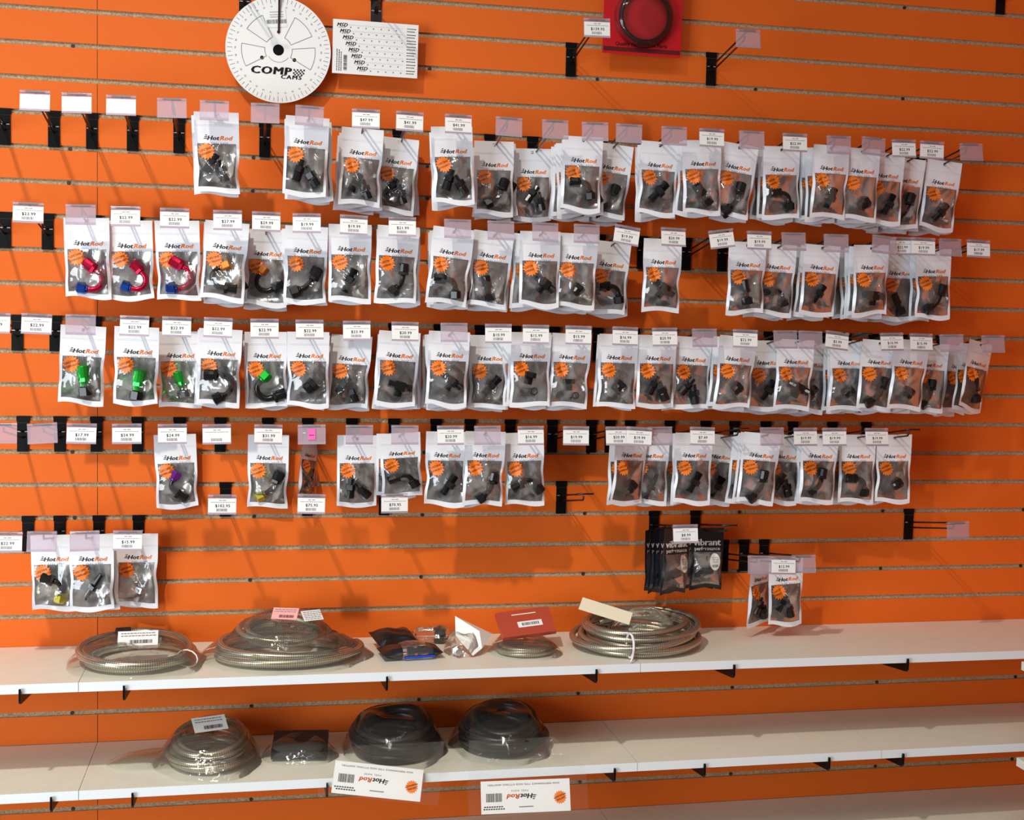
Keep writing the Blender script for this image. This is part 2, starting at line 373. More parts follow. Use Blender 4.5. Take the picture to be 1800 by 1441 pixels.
# ------------------------------------------------------------------ fittings
def axis_path(L, n): return [(0, 0, -L/2+L*i/n) for i in range(n+1)]
def thread(m, p0, p1, r, mt, n=9):
    a, b_ = Vector(p0), Vector(p1); pts = []; rad = []
    for i in range(n*2+1):
        pts.append(a.lerp(b_, i/(n*2))); rad.append(r if i % 2 else r*.88)
    m.sweep(pts, rad, 10, mt, False)
def arc(cx, cz, r, a0, a1, n): return [(cx+r*math.cos(math.radians(a0+(a1-a0)*i/n)), 0, cz+r*math.sin(math.radians(a0+(a1-a0)*i/n))) for i in range(n+1)]
def seg(a, b_, k): return tuple(Vector(a).lerp(Vector(b_), k))
def fitting(kind, body, nut, extra=None):
    extra = extra or body; bmb, nmb = MB(), MB()
    if kind in ('elbow', 'loop', 'bend'):
        ang = {'elbow': 90, 'loop': 165, 'bend': 45}[kind]; r = {'elbow': .014, 'loop': .017, 'bend': .026}[kind]
        pa = arc(0, 0, r, -ang/2-90+90, ang/2, 12)
        d0 = (Vector(pa[0])-Vector(pa[1])).normalized(); d1 = (Vector(pa[-1])-Vector(pa[-2])).normalized()
        s0 = Vector(pa[0])+d0*.006; s1 = Vector(pa[-1])+d1*.006
        bmb.sweep([s0]+pa+[s1], .0052, 10, body)
        bmb.sweep([s1, s1+d1*.004, s1+d1*.004, s1+d1*.018, s1+d1*.020], [.0075, .0085, .0098, .0098, .008], 12, extra, False)
        bmb.sweep([s1-d1*.002, s1+d1*.003], .0105, 6, extra, False)
        nmb.sweep([s0-d0*.001, s0+d0*.0005, s0+d0*.0125, s0+d0*.014], [.0085, .0105, .0105, .0085], 6, nut, False)
        nmb.sweep([s0-d0*.004, s0-d0*.001], .007, 10, nut)
    elif kind == 'straight':
        thread(bmb, (0, 0, -.022), (0, 0, -.005), .0072, body); thread(bmb, (0, 0, .005), (0, 0, .020), .0085, body)
        nmb.sweep([(0, 0, -.006), (0, 0, -.005), (0, 0, .005), (0, 0, .006)], [.0095, .0115, .0115, .0095], 6, nut, False)
    elif kind == 'tee':
        thread(bmb, (-.022, 0, 0), (-.008, 0, 0), .0075, body, 6); thread(bmb, (.008, 0, 0), (.022, 0, 0), .0075, body, 6)
        thread(bmb, (0, 0, -.020), (0, 0, -.007), .0075, body, 6)
        nmb.box(-.009, .009, -.0085, .0085, -.009, .008, nut)
    elif kind == 'cap':
        bmb.sweep([(0, 0, -.010), (0, 0, -.006), (0, 0, .002)], [.009, .0115, .0115], 12, body, False)
        nmb.sweep([(0, 0, .002), (0, 0, .003), (0, 0, .011), (0, 0, .012)], [.010, .0125, .0125, .010], 6, nut, False)
    elif kind == 'oring':
        thread(bmb, (0, 0, -.012), (0, 0, .0), .0078, body, 6)
        bmb.sweep([(.014+.0058*math.cos(a*.3927), 0, -.022+.0058*math.sin(a*.3927)) for a in range(17)], .0013, 6, 'rubber', True, False)
        nmb.sweep([(0, 0, 0), (0, 0, .001), (0, 0, .009), (0, 0, .010)], [.010, .0118, .0118, .010], 6, nut, False)
    elif kind == 'hose_end':
        bmb.sweep([(0, 0, -.004), (0, 0, .004), (0, 0, .010), (0, 0, .028), (0, 0, .030)], [.006, .006, .0095, .0095, .008], 12, body, False)
        bmb.sweep([(0, 0, .004), (0, 0, .010)], .0105, 6, extra, False)
        nmb.sweep([(0, 0, -.020), (0, 0, -.019), (0, 0, -.006), (0, 0, -.004)], [.0085, .0108, .0108, .007], 6, nut, False)
    elif kind == 'pair':
        for dx, dz, rr in ((-.009, .004, .4), (.010, -.006, -.5)):
            c, s_ = math.cos(rr), math.sin(rr)
            bmb.sweep([(dx-s_*.020, 0, dz-c*.020), (dx-s_*.006, 0, dz-c*.006), (dx, 0, dz), (dx+s_*.018, 0, dz+c*.018)], [.0085, .0085, .0065, .0065], 10, body, False)
            nmb.sweep([(dx-s_*.004, 0, dz-c*.004), (dx+s_*.006, 0, dz+c*.006)], .0105, 6, nut, False)
    elif kind == 'barb':
        bmb.sweep([(0, 0, -.026), (0, 0, .004), (0, 0, .008), (0, 0, .030)], [.0035, .0045, .0065, .004], 8, body, False)
        nmb.sweep([(0, 0, -.004), (0, 0, .004)], .0085, 6, nut, False)
    al = bmb.v+nmb.v; c = [(min(v[i] for v in al)+max(v[i] for v in al))/2 for i in range(3)]
    for q in (bmb, nmb): q.v = [tuple(v[i]-c[i] for i in range(3)) for v in q.v]
    return bmb.mesh('fitting'), nmb.mesh('nut')
K = 'fit_black'
FIT = {}
for c, kd, nm in (('e', 'bend', 'black angled hose end'), ('E', 'elbow', 'black elbow hose end'), ('U', 'loop', 'black looped hose end'), ('s', 'straight', 'black threaded adapter'),
                  ('t', 'tee', 'black tee fitting'), ('n', 'cap', 'black hex cap'), ('o', 'oring', 'black adapter with loose ring'), ('h', 'hose_end', 'black straight hose end'),
                  ('p', 'pair', 'two black fittings'), ('b', 'barb', 'slim black barb fitting')):
    FIT[c] = (*fitting(kd, K, K), nm)
FIT['R'] = (*fitting('loop', 'fit_red', 'fit_blue'), 'red and blue looped hose end')
FIT['Q'] = (*fitting('loop', 'fit_red', 'fit_blue', 'fit_red'), 'red and blue looped hose end')
FIT['O'] = (*fitting('loop', K, 'fit_orange'), 'black looped hose end with orange nut')
FIT['G'] = (*fitting('hose_end', 'fit_green', K, 'fit_green'), 'green and black hose end')
FIT['g'] = (*fitting('loop', K, 'fit_green'), 'green and black looped hose end')
FIT['P'] = (*fitting('elbow', K, 'fit_purple'), 'purple and black elbow fitting')
FIT['Y'] = (*fitting('elbow', K, 'fit_yellow'), 'yellow and black elbow fitting')
FIT['y'] = (*fitting('bend', K, 'fit_yellow'), 'brassy and black angled fitting')
FIT['S'] = (*fitting('straight', 'fit_silver', 'fit_silver'), 'silver threaded adapter')
ROT = {'e': 40, 'E': -60, 'U': -30, 's': 25, 't': 20, 'n': 50, 'o': 15, 'h': -25, 'p': 0, 'b': 30, 'R': 35, 'Q': 35, 'O': 150, 'G': 0, 'g': 130, 'P': 160, 'Y': -20, 'y': 60, 'S': 10}

# ------------------------------------------------------------------ pouches
BW, BH = .094, .171
HT = .052                                         # hole centre, as a share of the height
sG = [-1, -.87, -.78, -.69, -.6, -.51, -.42, -.33, -.24, -.15, -.07, .07, .15, .24, .33, .42, .51, .6, .69, .78, .87, 1]
tG = [0, .032, .072, .14, .2, .26, .32, .39]+[.39+.545*i/22 for i in range(1, 22)]+[.935, .965, 1]
def pouch_fn(seed, W, H):
    r = random.Random(seed*13+5)
    pl, pr_ = r.uniform(.0, .13), r.uniform(.0, .13); tl, tr_ = r.uniform(.5, .78), r.uniform(.5, .78)
    B = r.uniform(.013, .017); pk = r.uniform(.66, .78); wv = r.uniform(.003, .008); ph = r.uniform(0, 6)
    ridges = [(r.uniform(-1, 1), r.uniform(.5, .95), r.uniform(0, math.pi), r.uniform(.0012, .003), r.uniform(14, 26)) for _ in range(6)]
    fx, ft = r.uniform(-.15, .3), r.uniform(.68, .78); a0 = r.uniform(0, 1)
    creases = [(fx+r.uniform(-.12, .12), ft+r.uniform(-.05, .05), a0+q*math.pi/5+r.uniform(-.2, .2), r.choice((-1, 1))*r.uniform(.004, .0075), r.uniform(7, 14)) for q in range(5)]
    sway = r.uniform(-.004, .004)
    def g(t):
        if t < .3 or t > .97: return 0
        a = (t-.3)/(pk-.3) if t < pk else (.97-t)/(.97-pk)
        return a*a*(3-2*a)
    def P(s, t, off=0, back=False):
        w = W/2*(1-(pl*math.exp(-((t-tl)/.13)**2) if s < 0 else pr_*math.exp(-((t-tr_)/.13)**2)))
        bb = B*g(t)*max(0, 1-s*s)**.7
        cr = 0
        if .3 < t < .97:
            for a, tt, an, am, fr in ridges:
                d = ((s-a)*math.cos(an)*.5+(t-tt)*math.sin(an))
                cr += am*(math.exp(-(d*fr*.6)**2)-.35*math.exp(-(d*fr*.25)**2))
            for a, tt, an, am, fr in creases:
                d = ((s-a)*math.cos(an)*.5+(t-tt)*math.sin(an))
                cr += am*math.exp(-abs(d)*fr)
            cr *= min(1, g(t)*3)*max(0, 1-s**4)
        cr = .007*math.tanh(cr/.007)
        y = (.45*bb - .4*cr + .0006) if back else -(bb+cr)
        y += sway*math.sin(t*4+s)*t + .0012*math.sin(5*t+ph)*s
        z = -(t-HT)*H + wv*math.sin(s*2.4+ph)*max(0, t-.75)*3.2*(1 if t > .75 else 0) - .002
        return (s*w, y-off, z)
    P.W = W; P.H = H
    def Q(x, z, off):                              # print position: x across, z down from top, metres
        t = z/H; return P(x/(W/2), t, off)
    return P, Q
def inwin(s0, s1, t0, t1): return s0 >= -.871 and s1 <= .871 and t0 >= .389 and t1 <= .936
def hole(s0, s1, t0, t1): return s0 >= -.071 and s1 <= .071 and t0 >= .031 and t1 <= .073
def sheet(m, P, mt, cond, back=False):
    idx = {}
    for i in range(len(tG)-1):
        for j in range(len(sG)-1):
            a = (sG[j], sG[j+1], tG[i], tG[i+1])
            if hole(*a) or not cond(*a): continue
            q = []
            for ii, jj in ((i, j), (i+1, j), (i+1, j+1), (i, j+1)):
                if (ii, jj) not in idx:
                    idx[(ii, jj)] = len(m.v); m.v.append(P(sG[jj], tG[ii], 0, back))
                q.append(idx[(ii, jj)])
            m.face(q if not back else q[::-1], mt, True)
def burst(m, fn, r, mt, tmt, two=('LIFETIME', 'WARRANTY'), rot=20):
    n = 16; k = len(m.v); m.v.append(fn(0, 0))
    for ring in (.4, .72):
        for i in range(2*n): a = math.pi*i/n; m.v.append(fn(r*ring*math.cos(a), r*ring*math.sin(a)))
    for i in range(2*n): a = math.pi*i/n; rr = r*1.04 if i % 2 else r*.78; m.v.append(fn(rr*math.cos(a), rr*math.sin(a)))
    for i in range(2*n):
        j = (i+1) % (2*n); m.face((k, k+1+i, k+1+j), mt)
        for q in (1, 1+2*n): m.face((k+q+i, k+q+2*n+i, k+q+2*n+j, k+q+j), mt)
    c, s_ = math.cos(math.radians(rot)), math.sin(math.radians(rot))
    for w, dy in zip(two, (.1*r, -.35*r)):
        tm = text(w, r*.36, 0, .02)
        m.text(tm, lambda x, y: fn(c*(x-tm[2]/2)-s_*(y+dy), s_*(x-tm[2]/2)+c*(y+dy), .0004), tmt)
def hotrod(m, fn, W, x0, y0):
    """logo: speed lines, Hot, Rod, small FUEL HOSE line; fn(x,y) print plane, W logo width"""
    sz = W*.30
    h = text('Hot', sz, .25, .028, 1.04); rd = text('Rod', sz, .25, .028, 1.04); k = W*.12
    tot = h[2]+rd[2]; sc_ = (W-k)/tot
    m.text(h, lambda x, y: fn(x0+k+x*sc_, y0+y*sc_*.85), 'ink'); m.text(rd, lambda x, y: fn(x0+k+(x+h[2])*sc_, y0+y*sc_*.85), 'orange_ink')
    for q in range(3):
        ya = y0+sz*(.12+q*.19); xa = x0+q*k*.22
        m.quad([fn(xa, ya), fn(x0+k*1.02, ya-.0001), fn(x0+k*1.06, ya+sz*.09), fn(xa+k*.2, ya+sz*.09)], 'ink')
    fh = text('FUEL HOSE', sz*.32, 0, .01, 1.7); s2 = W*.55/fh[2]
    m.text(fh, lambda x, y: fn(x0+W*.28+x*s2, y0-sz*.42+y*s2), 'grey_ink')
POUCH = []
for sd in range(10):
    P, Q = pouch_fn(sd, BW, BH)
    a = MB(); sheet(a, P, 'pouch_white', lambda *q: not inwin(*q)); hotrod(a, lambda x, y: Q(x, -y, .0005), .062, -.028, -.059)
    for zz in (.026, .0285): a.quad([Q(-.045, zz, .0006), Q(.045, zz, .0006), Q(.045, zz+.0008, .0006), Q(-.045, zz+.0008, .0006)], 'pouch_white')
    w = MB(); sheet(w, P, 'window_film', inwin)
    f = MB(); sheet(f, P, 'foil', lambda *q: True, True)
    st = MB(); burst(st, lambda x, y, o=0: Q(-.0225+x, .0835-y, .0016+o), .0185, 'orange_ink', 'dark_orange_ink')
    POUCH.append((a.mesh('pouch_front'), w.mesh('window_film'), f.mesh('foil_back'), st.mesh('burst_sticker')))
NP = 0
def pouch(X, t, zl, fit, tilt=0., yaw=0., label='', group=None, seed=None, flat=1.):
    """pouch hung on the lower wire of a hook at distance t from the wall; zl slot height"""
    global NP
    sd = NP % 10 if seed is None else seed; NP += 1
    root = bpy.data.objects.new('fitting_pouch', None); COL.objects.link(root); root.empty_display_size = .02
    root.location = (X, -t, zl+ZL+t*math.tan(TILT)); root.rotation_euler = (math.radians(2), tilt, yaw); root.scale = (1, flat, 1)
    for nm, me in zip(('pouch_front', 'window_film', 'foil_back', 'burst_sticker'), POUCH[sd]): ob(nm, me, root)
    fb, fn_, _ = FIT[fit]
    rr = random.Random(NP)
    fo = ob('fitting', fb, root, (rr.uniform(-.002, .010), -.0035, -BH*(.745-HT)+rr.uniform(-.006, .010)), (0, math.radians(ROT[fit]+rr.uniform(-18, 18)), 0), [rr.uniform(1.15, 1.35)]*3)
    nn = ob('nut', fn_, fo)
    if fit in 'RQOGgPYy':
        fo['label'] = FIT[fit][2]
    tag(root, label, 'pouch', group); return root
def place(Xh, slot, hx, hy, bx):
    """best distance along the wire for a hole seen at (hx, hy), and swing from the bottom centre column"""
    best = None; zl = zs(slot)
    for i in range(40):
        t = .030+.0042*i
        p = pix((Xh, -t, zl+ZL+t*math.tan(TILT)))
        d = abs(p[0]-hx)*.8+abs(p[1]-hy)
        if best is None or d < best[0]: best = (d, t, p)
    t = best[1]; X = Xh + max(-.012, min(.012, (hx-best[2][0])/740))
    z0 = zl+ZL+t*math.tan(TILT); zb = z0-BH*(1-HT)
    pb = pix((X, -t, zb)); pr2 = pix((X+.01, -t, zb))
    th = (bx-pb[0])/(pr2[0]-pb[0])*.01/(BH*(1-HT))
    return X, t, max(-.16, min(.16, th))

ROWS = {
 'top': (3, [
  (None, '', None, 8), (62, 'w', None), (135, 'w', None), (213, 'w', None), (302, 'c', None),
  (377, 'c', (380, 203, 376, 1, 'p')), (466, 'c', None), (544, 'c', (541, 211, 544, 3, 'p')),
  (643, '$47.99', (637, 233, 640, 4, 'p')), (720, '$41.99', (699, 253, 704, 3, 'p')), (805, '$41.99', (794, 229, 784, 2, 'p')),
  (894, 'c', (868, 254, 863, 3, 'e')), (975, 'c', (933, 273, 927, 1, 'p')), (1045, 'c', (1024, 247, 1022, 5, 'E')),
  (1105, 'c', (1081, 258, 1089, 4, 'e')), (1184, 'c', (1161, 254, 1161, 2, 's')), (1250, '$19.99', (1233, 252, 1224, 1, 'h')),
  (1320, 'c', (1300, 257, 1309, 2, 'e')), (1396, '$22.99', (1375, 257, 1367, 2, 'E')), (1473, 'c', (1462, 257, 1458, 4, 's')),
  (1532, 'c', (1520, 258, 1516, 3, 'n'), 4), (1587, '$22.99', (1561, 283, 1558, 3, 's')), (1637, '$22.99', (1601, 283, 1603, 4, 'e')),
  (1705, 'c', (1660, 292, 1663, 3, 's'))]),
 'second': (6, [
  (None, '', None, 9), (50, '$23.99', None), (142, 'c', (152, 389, 149, 0, 'R')), (221, '$22.99', (228, 393, 224, 0, 'Q')),
  (307, '$22.99', (311, 393, 306, 0, 'R')), (400, '$27.99', (400, 397, 408, 3, 'O')), (468, '$29.99', (469, 408, 470, 3, 'O')),
  (539, '$19.99', (539, 403, 540, 1, 'e')), (622, '$19.99', (616, 399, 613, 1, 's')), (707, '$21.99', (701, 402, 703, 2, 'e')),
  (804, 'c', (798, 406, 807, 3, 'E')), (880, 'c', (868, 413, 876, 3, 'h')), (958, 'c', (950, 411, 946, 3, 't')),
  (1031, 'c', (1018, 414, 1017, 4, 'n')), (1103, '$19.99', (1076, 426, 1081, 2, 'E'), 8), (1183, '$20.99', (1166, 423, 1162, 0, 't')),
  (1266, '$19.99', None, None, -8), (1334, '$19.99', (1314, 431, 1310, 0, 'h')), (1394, 'c', (1368, 433, 1367, 3, 'E')),
  (1469, 'c', (1445, 436, 1445, 4, 's')), (1550, 'c', (1531, 437, 1523, 4, 't'), 6), (1588, '$22.99', None),
  (1622, '$19.99', (1582, 448, 1577, 2, 'h')), (1669, 'c', (1637, 447, 1628, 2, 'e')), (1719, '$17.99', None)]),
 'third': (9, [
  (-8, '$22.99', None), (65, '$22.99', None), (142, 'c', (147, 578, 152, 0, 'G')), (237, '$22.99', (241, 580, 243, 0, 'G')),
  (311, '$22.99', (314, 587, 310, 0, 'G')), (384, '$22.99', (388, 584, 392, 1, 'U')), (465, '$22.99', (467, 588, 464, 1, 'g')),
  (544, '$22.99', (542, 588, 540, 1, 'n')), (627, '$23.99', (619, 594, 624, 1, 'p')), (712, '$20.99', (703, 588, 708, 4, 't')),
  (798, 'c', (790, 588, 791, 5, 't')), (876, '$10.99', (861, 594, 858, 2, 's')), (942, '$15.99', (934, 598, 931, 2, 'o')),
  (1017, '$15.99', (1005, 592, 1006, 3, 'o')), (1099, '$16.99', (1088, 595, 1086, 1, 'n')), (1168, '$20.99', (1156, 597, 1153, 0, 'p')),
  (1238, 'c', (1221, 600, 1221, 3, 'p')), (1310, '$22.99', (1298, 604, 1301, 4, 'n')), (1380, 'c', (1348, 606, 1342, 3, 's')),
  (1422, 'c', (1392, 608, 1390, 4, 't')), (1472, '$5.99', (1435, 610, 1440, 4, 's'), 5), (1520, '', (1492, 603, 1487, 4, 'n')),
  (1567, '$10.99', (1545, 610, 1545, 4, 'e')), (1619, '$15.99', (1600, 607, 1602, 3, 'n')), (1672, 'c', (1640, 614, 1640, 3, 'e')),
  (1745, 'c', (1724, 611, 1736, 4, 'h', .42))]),
 'fourth': (12, [
  (3, 'c', None), (74, 'c', None, None, -3), (144, '$17.99', None), (223, '$24.99', None), (303, '$24.99', (308, 775, 302, 0, 'P')),
  (381, '$12.98', None), (472, '$31.99', (472, 778, 472, 0, 'y')), (548, 'pink', (547, 778, 568, 0, 'b', 1.15)),
  (632, 'c', (628, 775, 626, 0, 'p')), (712, 'c', (703, 775, 694, 1, 'E')), (792, '$20.99', (785, 775, 784, 0, 's')),
  (857, 'c', (854, 775, 854, 1, 'e')), (933, '$16.99', (921, 777, 913, 0, 'E')), (1013, '$19.99', None), (1087, '$20.99', None),
  (1122, '$19.99', (1112, 786, 1116, 1, 'n', .38), 4), (1160, 'c', (1144, 776, 1142, 3, 'b')), (1235, '$7.49', (1220, 776, 1217, 2, 's')), (1303, '', (1270, 776, 1278, 2, 's')),
  (1357, 'c', (1338, 782, 1342, 3, 'e')), (1416, '$19.99', (1381, 777, 1384, 2, 'p')), (1467, '$19.99', (1440, 776, 1438, 2, 'e')), (1541, '$19.99', (1508, 774, 1502, 3, 'E')),
  (1605, '', (1572, 774, 1565, 2, 'n'))]),
 'bottom': (15, [
  (13, '$22.99', None), (74, 'c', (92, 955, 90, 0, 'Y')), (149, 'c', (161, 955, 160, 1, 'b')), (225, '$15.99', (241, 955, 241, 1, 'S'))]),
}
LONGER = {('fourth', 1122): 1.045, ('second', 1550): 1.045, ('second', 1588): .955, ('third', 1422): 1.03, ('top', 1532): 1.03}
def need(a, b):
    """clear distance along the hooks between pouch a (in front) and pouch b (behind)"""
    d = abs(a['X']-b['X'])/BW
    if d >= 1: return 0
    th = (1-d*d)**.7
    return .0035+(.0095*a['flat']+.0185*b['flat'])*th
def settle(items):
    for it in range(160):
        items.sort(key=lambda q: -q['t'])
        for i, a in enumerate(items):
            for b in items[i+1:]:
                if a['t']-b['t'] > .05: break
                gap = need(a, b)-(a['t']-b['t'])
                if gap <= 0: continue
                wa, wb = a['w'], b['w']; k = .5*gap/(wa+wb)
                a['t'] = min(a['hi'], a['t']+k*wa); b['t'] = max(.026, b['t']-k*wb)
def build_rows():
    for rn, (slot, lst) in ROWS.items():
        items = []
        for n, e in enumerate(lst, 1):
            lx, kind, bag = e[0], e[1], e[2]; pl = e[3] if len(e) > 3 and bag is None else None
            lt = e[4] if len(e) > 4 else (e[3] if len(e) > 3 and bag is not None else 0)
            pink = kind == 'pink'; kd = 'c' if pink else kind
            what = {'': 'no tag', 'c': 'empty clear tag', 'w': 'glossy blank white tag'}.get(kd, kind+' tag')
            if kind == '$12.98': what = 'faded white tag'
            if pink: what = 'pink-stickered clear tag'
            yref = zs(slot); pyy = pix((onY(lx or 0, 700, 0).x, 0, yref))[1]
            X = hook(lx, pyy, slot, kd, 'black peg hook with %s, %s along %s row from degree-wheel end' % (what, ORD[n], rn), lt or 0, pl, pink, 'peg hooks in the %s row' % rn, LONGER.get((rn, lx), 1.))
            if bag:
                hx, hy, bx, nb, fit = bag[:5]; yaw = bag[5] if len(bag) > 5 else None
                Xb, t, th = place(X, slot, hx, hy, bx)
                t = max(t, .034+.012*nb); t = min(t, LW-.022)
                nm = FIT[fit][2]; zsc = .87 if rn == 'fourth' and lx in (548, 712) else 1.
                items.append(dict(X=Xb, t=t, hi=LW-.018, w=.35, flat=1., fit=fit, tilt=th, yaw=yaw if yaw is not None else R.uniform(-.04, .04), zsc=zsc,
                                  lab='pouch of %s, frontmost on %s hook of %s row' % (nm, ORD[n], rn)))
                sp_ = min(.015 if yaw is None else .034, (t-.030)/max(nb, 1))
                for k in range(1, nb+1):
                    y2 = R.uniform(-.045, .045) if yaw is None else yaw-.05*k
                    items.append(dict(X=X+R.uniform(-.006, .006)-(.004*k if hx > 900 else 0), t=t-sp_*k, hi=LW-.022, w=1., flat=.40 if yaw is None else .6, fit=fit,
                                      tilt=th*.3+R.uniform(-.07, .07), yaw=y2, zsc=zsc,
                                      lab='white-edged pouch hanging %s from the front on %s hook of %s row' % (ORD[k+1], ORD[n], rn)))
        order = list(items); settle(items)
        for q in order:
            pouch(q['X'], q['t'], zs(slot), q['fit'], q['tilt'], q['yaw'], q['lab'], 'fitting pouches in the %s row' % rn, flat=q['flat']).scale.z = q['zsc']
build_rows()
# single hooks outside the rows
for px_, slot, kd, lb in ((391, 14, '$102.95', 'black peg hook with $102.95 tag below the faded white tag'), (548, 14, '$75.95', 'black peg hook with $75.95 tag below the pink-stickered tag'),
                          (694, 14, '$70.95', 'black peg hook whose $70.95 tag overlaps the foot of a pouch'), (1030, 14, '', 'bare black peg hook without tag or pouch below the fourth row'),
                          (1685, 15, 'c', 'lone black peg hook with clear tag beside the bare wall corner'),
                          (1048, 0, '$139.95', 'black peg hook with $139.95 tag next to the red blister card'), (1313, 0, 'c', 'lone black peg hook with clear tag above the top row')):
    hook(px_, pix((onY(px_, 700, 0).x, 0, zs(slot)))[1], slot, kd, lb)
for plx, slot, lb in ((430, -1.12, 'black peg hook behind the degree wheel'), (661, -.93, 'black peg hook behind the timing tape card'), (1757, -2.95, 'black peg hook high up by the wall corner'),
                      (1128, -2, 'black peg hook holding the red blister card')):
    slot = round(slot); hook(None, 20, slot, '', lb, 0, plx)
# double pouch on slot 16 with three hooks
for i, (lx, kd, lb) in enumerate(((1337, 'c', 'black peg hook with clear tag, trio over the lone pouch pair, end away from corner'), (1375, '$12.99', 'black peg hook with $12.99 tag, middle of trio over the lone pouch pair'),
                                  (1413, 'c', 'black peg hook with clear tag, trio over the lone pouch pair, corner end'))):
    X = hook(lx, 950, 16, kd, lb, longer=1.045 if i == 1 else 1.)
    if i == 2:
        pouch(X+.002, .135, zs(16), 'p', -.04, .12, 'white-edged pouch of two black fittings, front of the lone pair over the empty shelf')
    if i == 1:
        pouch(X+.002, .110, zs(16), 'p', -.02, .6, 'white-edged pouch twisted sideways, behind in the lone pair over the empty shelf')

# ------------------------------------------------------------------ black pouches with vibrant print
def vibrant():
    W, H = .084, .155; out = []
    for sd in (21, 22):
        P, Q = pouch_fn(sd, W, H)
        a = MB(); sheet(a, P, 'pouch_black', lambda *q: not inwin(*q))
        t1 = text('vibrant', .024, 0, .02); k1 = .071/t1[2]; a.text(t1, lambda x, y: Q(-.036+x*k1, .044-y*k1*.95, .0006), 'white_ink')
        t2 = text('performance', .012, 0, .005); k2 = .066/t2[2]; a.text(t2, lambda x, y: Q(-.033+x*k2, .056-y*k2, .0006), 'white_ink')
        w = MB(); sheet(w, P, 'window_film', inwin)
        f = MB(); sheet(f, P, 'foil' if sd == 21 else 'blue_film', lambda *q: True, True)
        s_ = MB(); k = 0; s_.v.append(Q(.018, .083, .0016)); n = 20
        for i in range(n): s_.v.append(Q(.018+.015*math.cos(6.2832*i/n), .083-.020*math.sin(6.2832*i/n), .0016))
        for i in range(n): s_.face((0, 1+i, 1+(i+1) % n), 'paper')
        bars(s_, lambda x, y: Q(.018+x, .083-y, .0024), -.009, .009, -.012, -.006, 'grey_ink', 4, 14)
        for y in (.010, .005, .000): s_.quad([Q(.018-.008, .083-y, .0022), Q(.018+.008, .083-y, .0022), Q(.018+.008, .0823-y, .0022), Q(.018-.008, .0823-y, .0022)], 'grey_ink')
        out.append((a.mesh('pouch_front'), w.mesh('window_film'), f.mesh('foil_back'), s_.mesh('round_sticker')))
    return out
VB = vibrant()
def vpouch(X, t, slot, yaw, tilt, v, label, flat=1.):
    root = bpy.data.objects.new('black_pouch', None); COL.objects.link(root); root.location = (X, -t, zs(slot)+ZL+t*math.tan(TILT)); root.rotation_euler = (.03, tilt, yaw); root.scale = (1, flat, 1)
    for nm, me in zip(('pouch_front', 'window_film', 'foil_back', 'round_sticker'), VB[v]): ob(nm, me, root)
    fo = ob('fitting', FIT['h'][0], root, (-.008, -.002, -.105), (0, 1.4, 0)); ob('nut', FIT['h'][1], fo)
    tag(root, label, 'pouch')
X1 = hook(1205, 905, 15, '$8.99', 'black peg hook with $8.99 tag above the black pouches')
X2 = hook(1283, 905, 15, '', 'bare-tipped black peg hook above the black pouches')
vpouch(X2+.008, .072, 15, -.05, 0, 0, 'black zip pouch lettered vibrant performance, flat and fully readable')
vpouch(X2+.006, .036, 15, .05, .03, 0, 'black zip pouch directly behind the fully readable black pouch', .5)
for k, (t, yw, v, dx) in enumerate(((.185, .42, 0, .0), (.150, .56, 1, -.004), (.116, .58, 1, -.006), (.082, .60, 0, -.008), (.050, .62, 1, -.010))):
    vpouch(X1+dx, t, 15, yw, .04-.02*k, v, 'black zip pouch turned sideways under $8.99 tag, %s from the front' % ORD[k+1], .85 if k == 0 else .5)

# ------------------------------------------------------------------ degree wheel
def flat_curve(loops, ext, mt, name):
    cu = bpy.data.curves.new('c', 'CURVE'); cu.dimensions = '2D'; cu.fill_mode = 'BOTH'; cu.extrude = ext
    for lp in loops:
        sp_ = cu.splines.new('POLY'); sp_.points.add(len(lp)-1); sp_.use_cyclic_u = True
        for p, q in zip(sp_.points, lp): p.co = (q[0], q[1], 0, 1)
    o = bpy.data.objects.new('c', cu); COL.objects.link(o)
    me = bpy.data.meshes.new_from_object(o.evaluated_get(bpy.context.evaluated_depsgraph_get()))
    me.transform(Matrix.Rotation(math.pi/2, 4, 'X')); me.name = name
    bpy.data.objects.remove(o); bpy.data.curves.remove(cu); me.materials.clear(); me.materials.append(M[mt]); return me
def circ(cx, cy, r, n): return [(cx+r*math.cos(2*math.pi*i/n), cy+r*math.sin(2*math.pi*i/n)) for i in range(n)]
def line(m, fn, a, b_, w, mt):
    d = Vector((b_[0]-a[0], b_[1]-a[1])).normalized()*w/2
    m.quad([fn(a[0]-d.y, a[1]+d.x), fn(a[0]+d.y, a[1]-d.x), fn(b_[0]+d.y, b_[1]-d.x), fn(b_[0]-d.y, b_[1]+d.x)], mt)
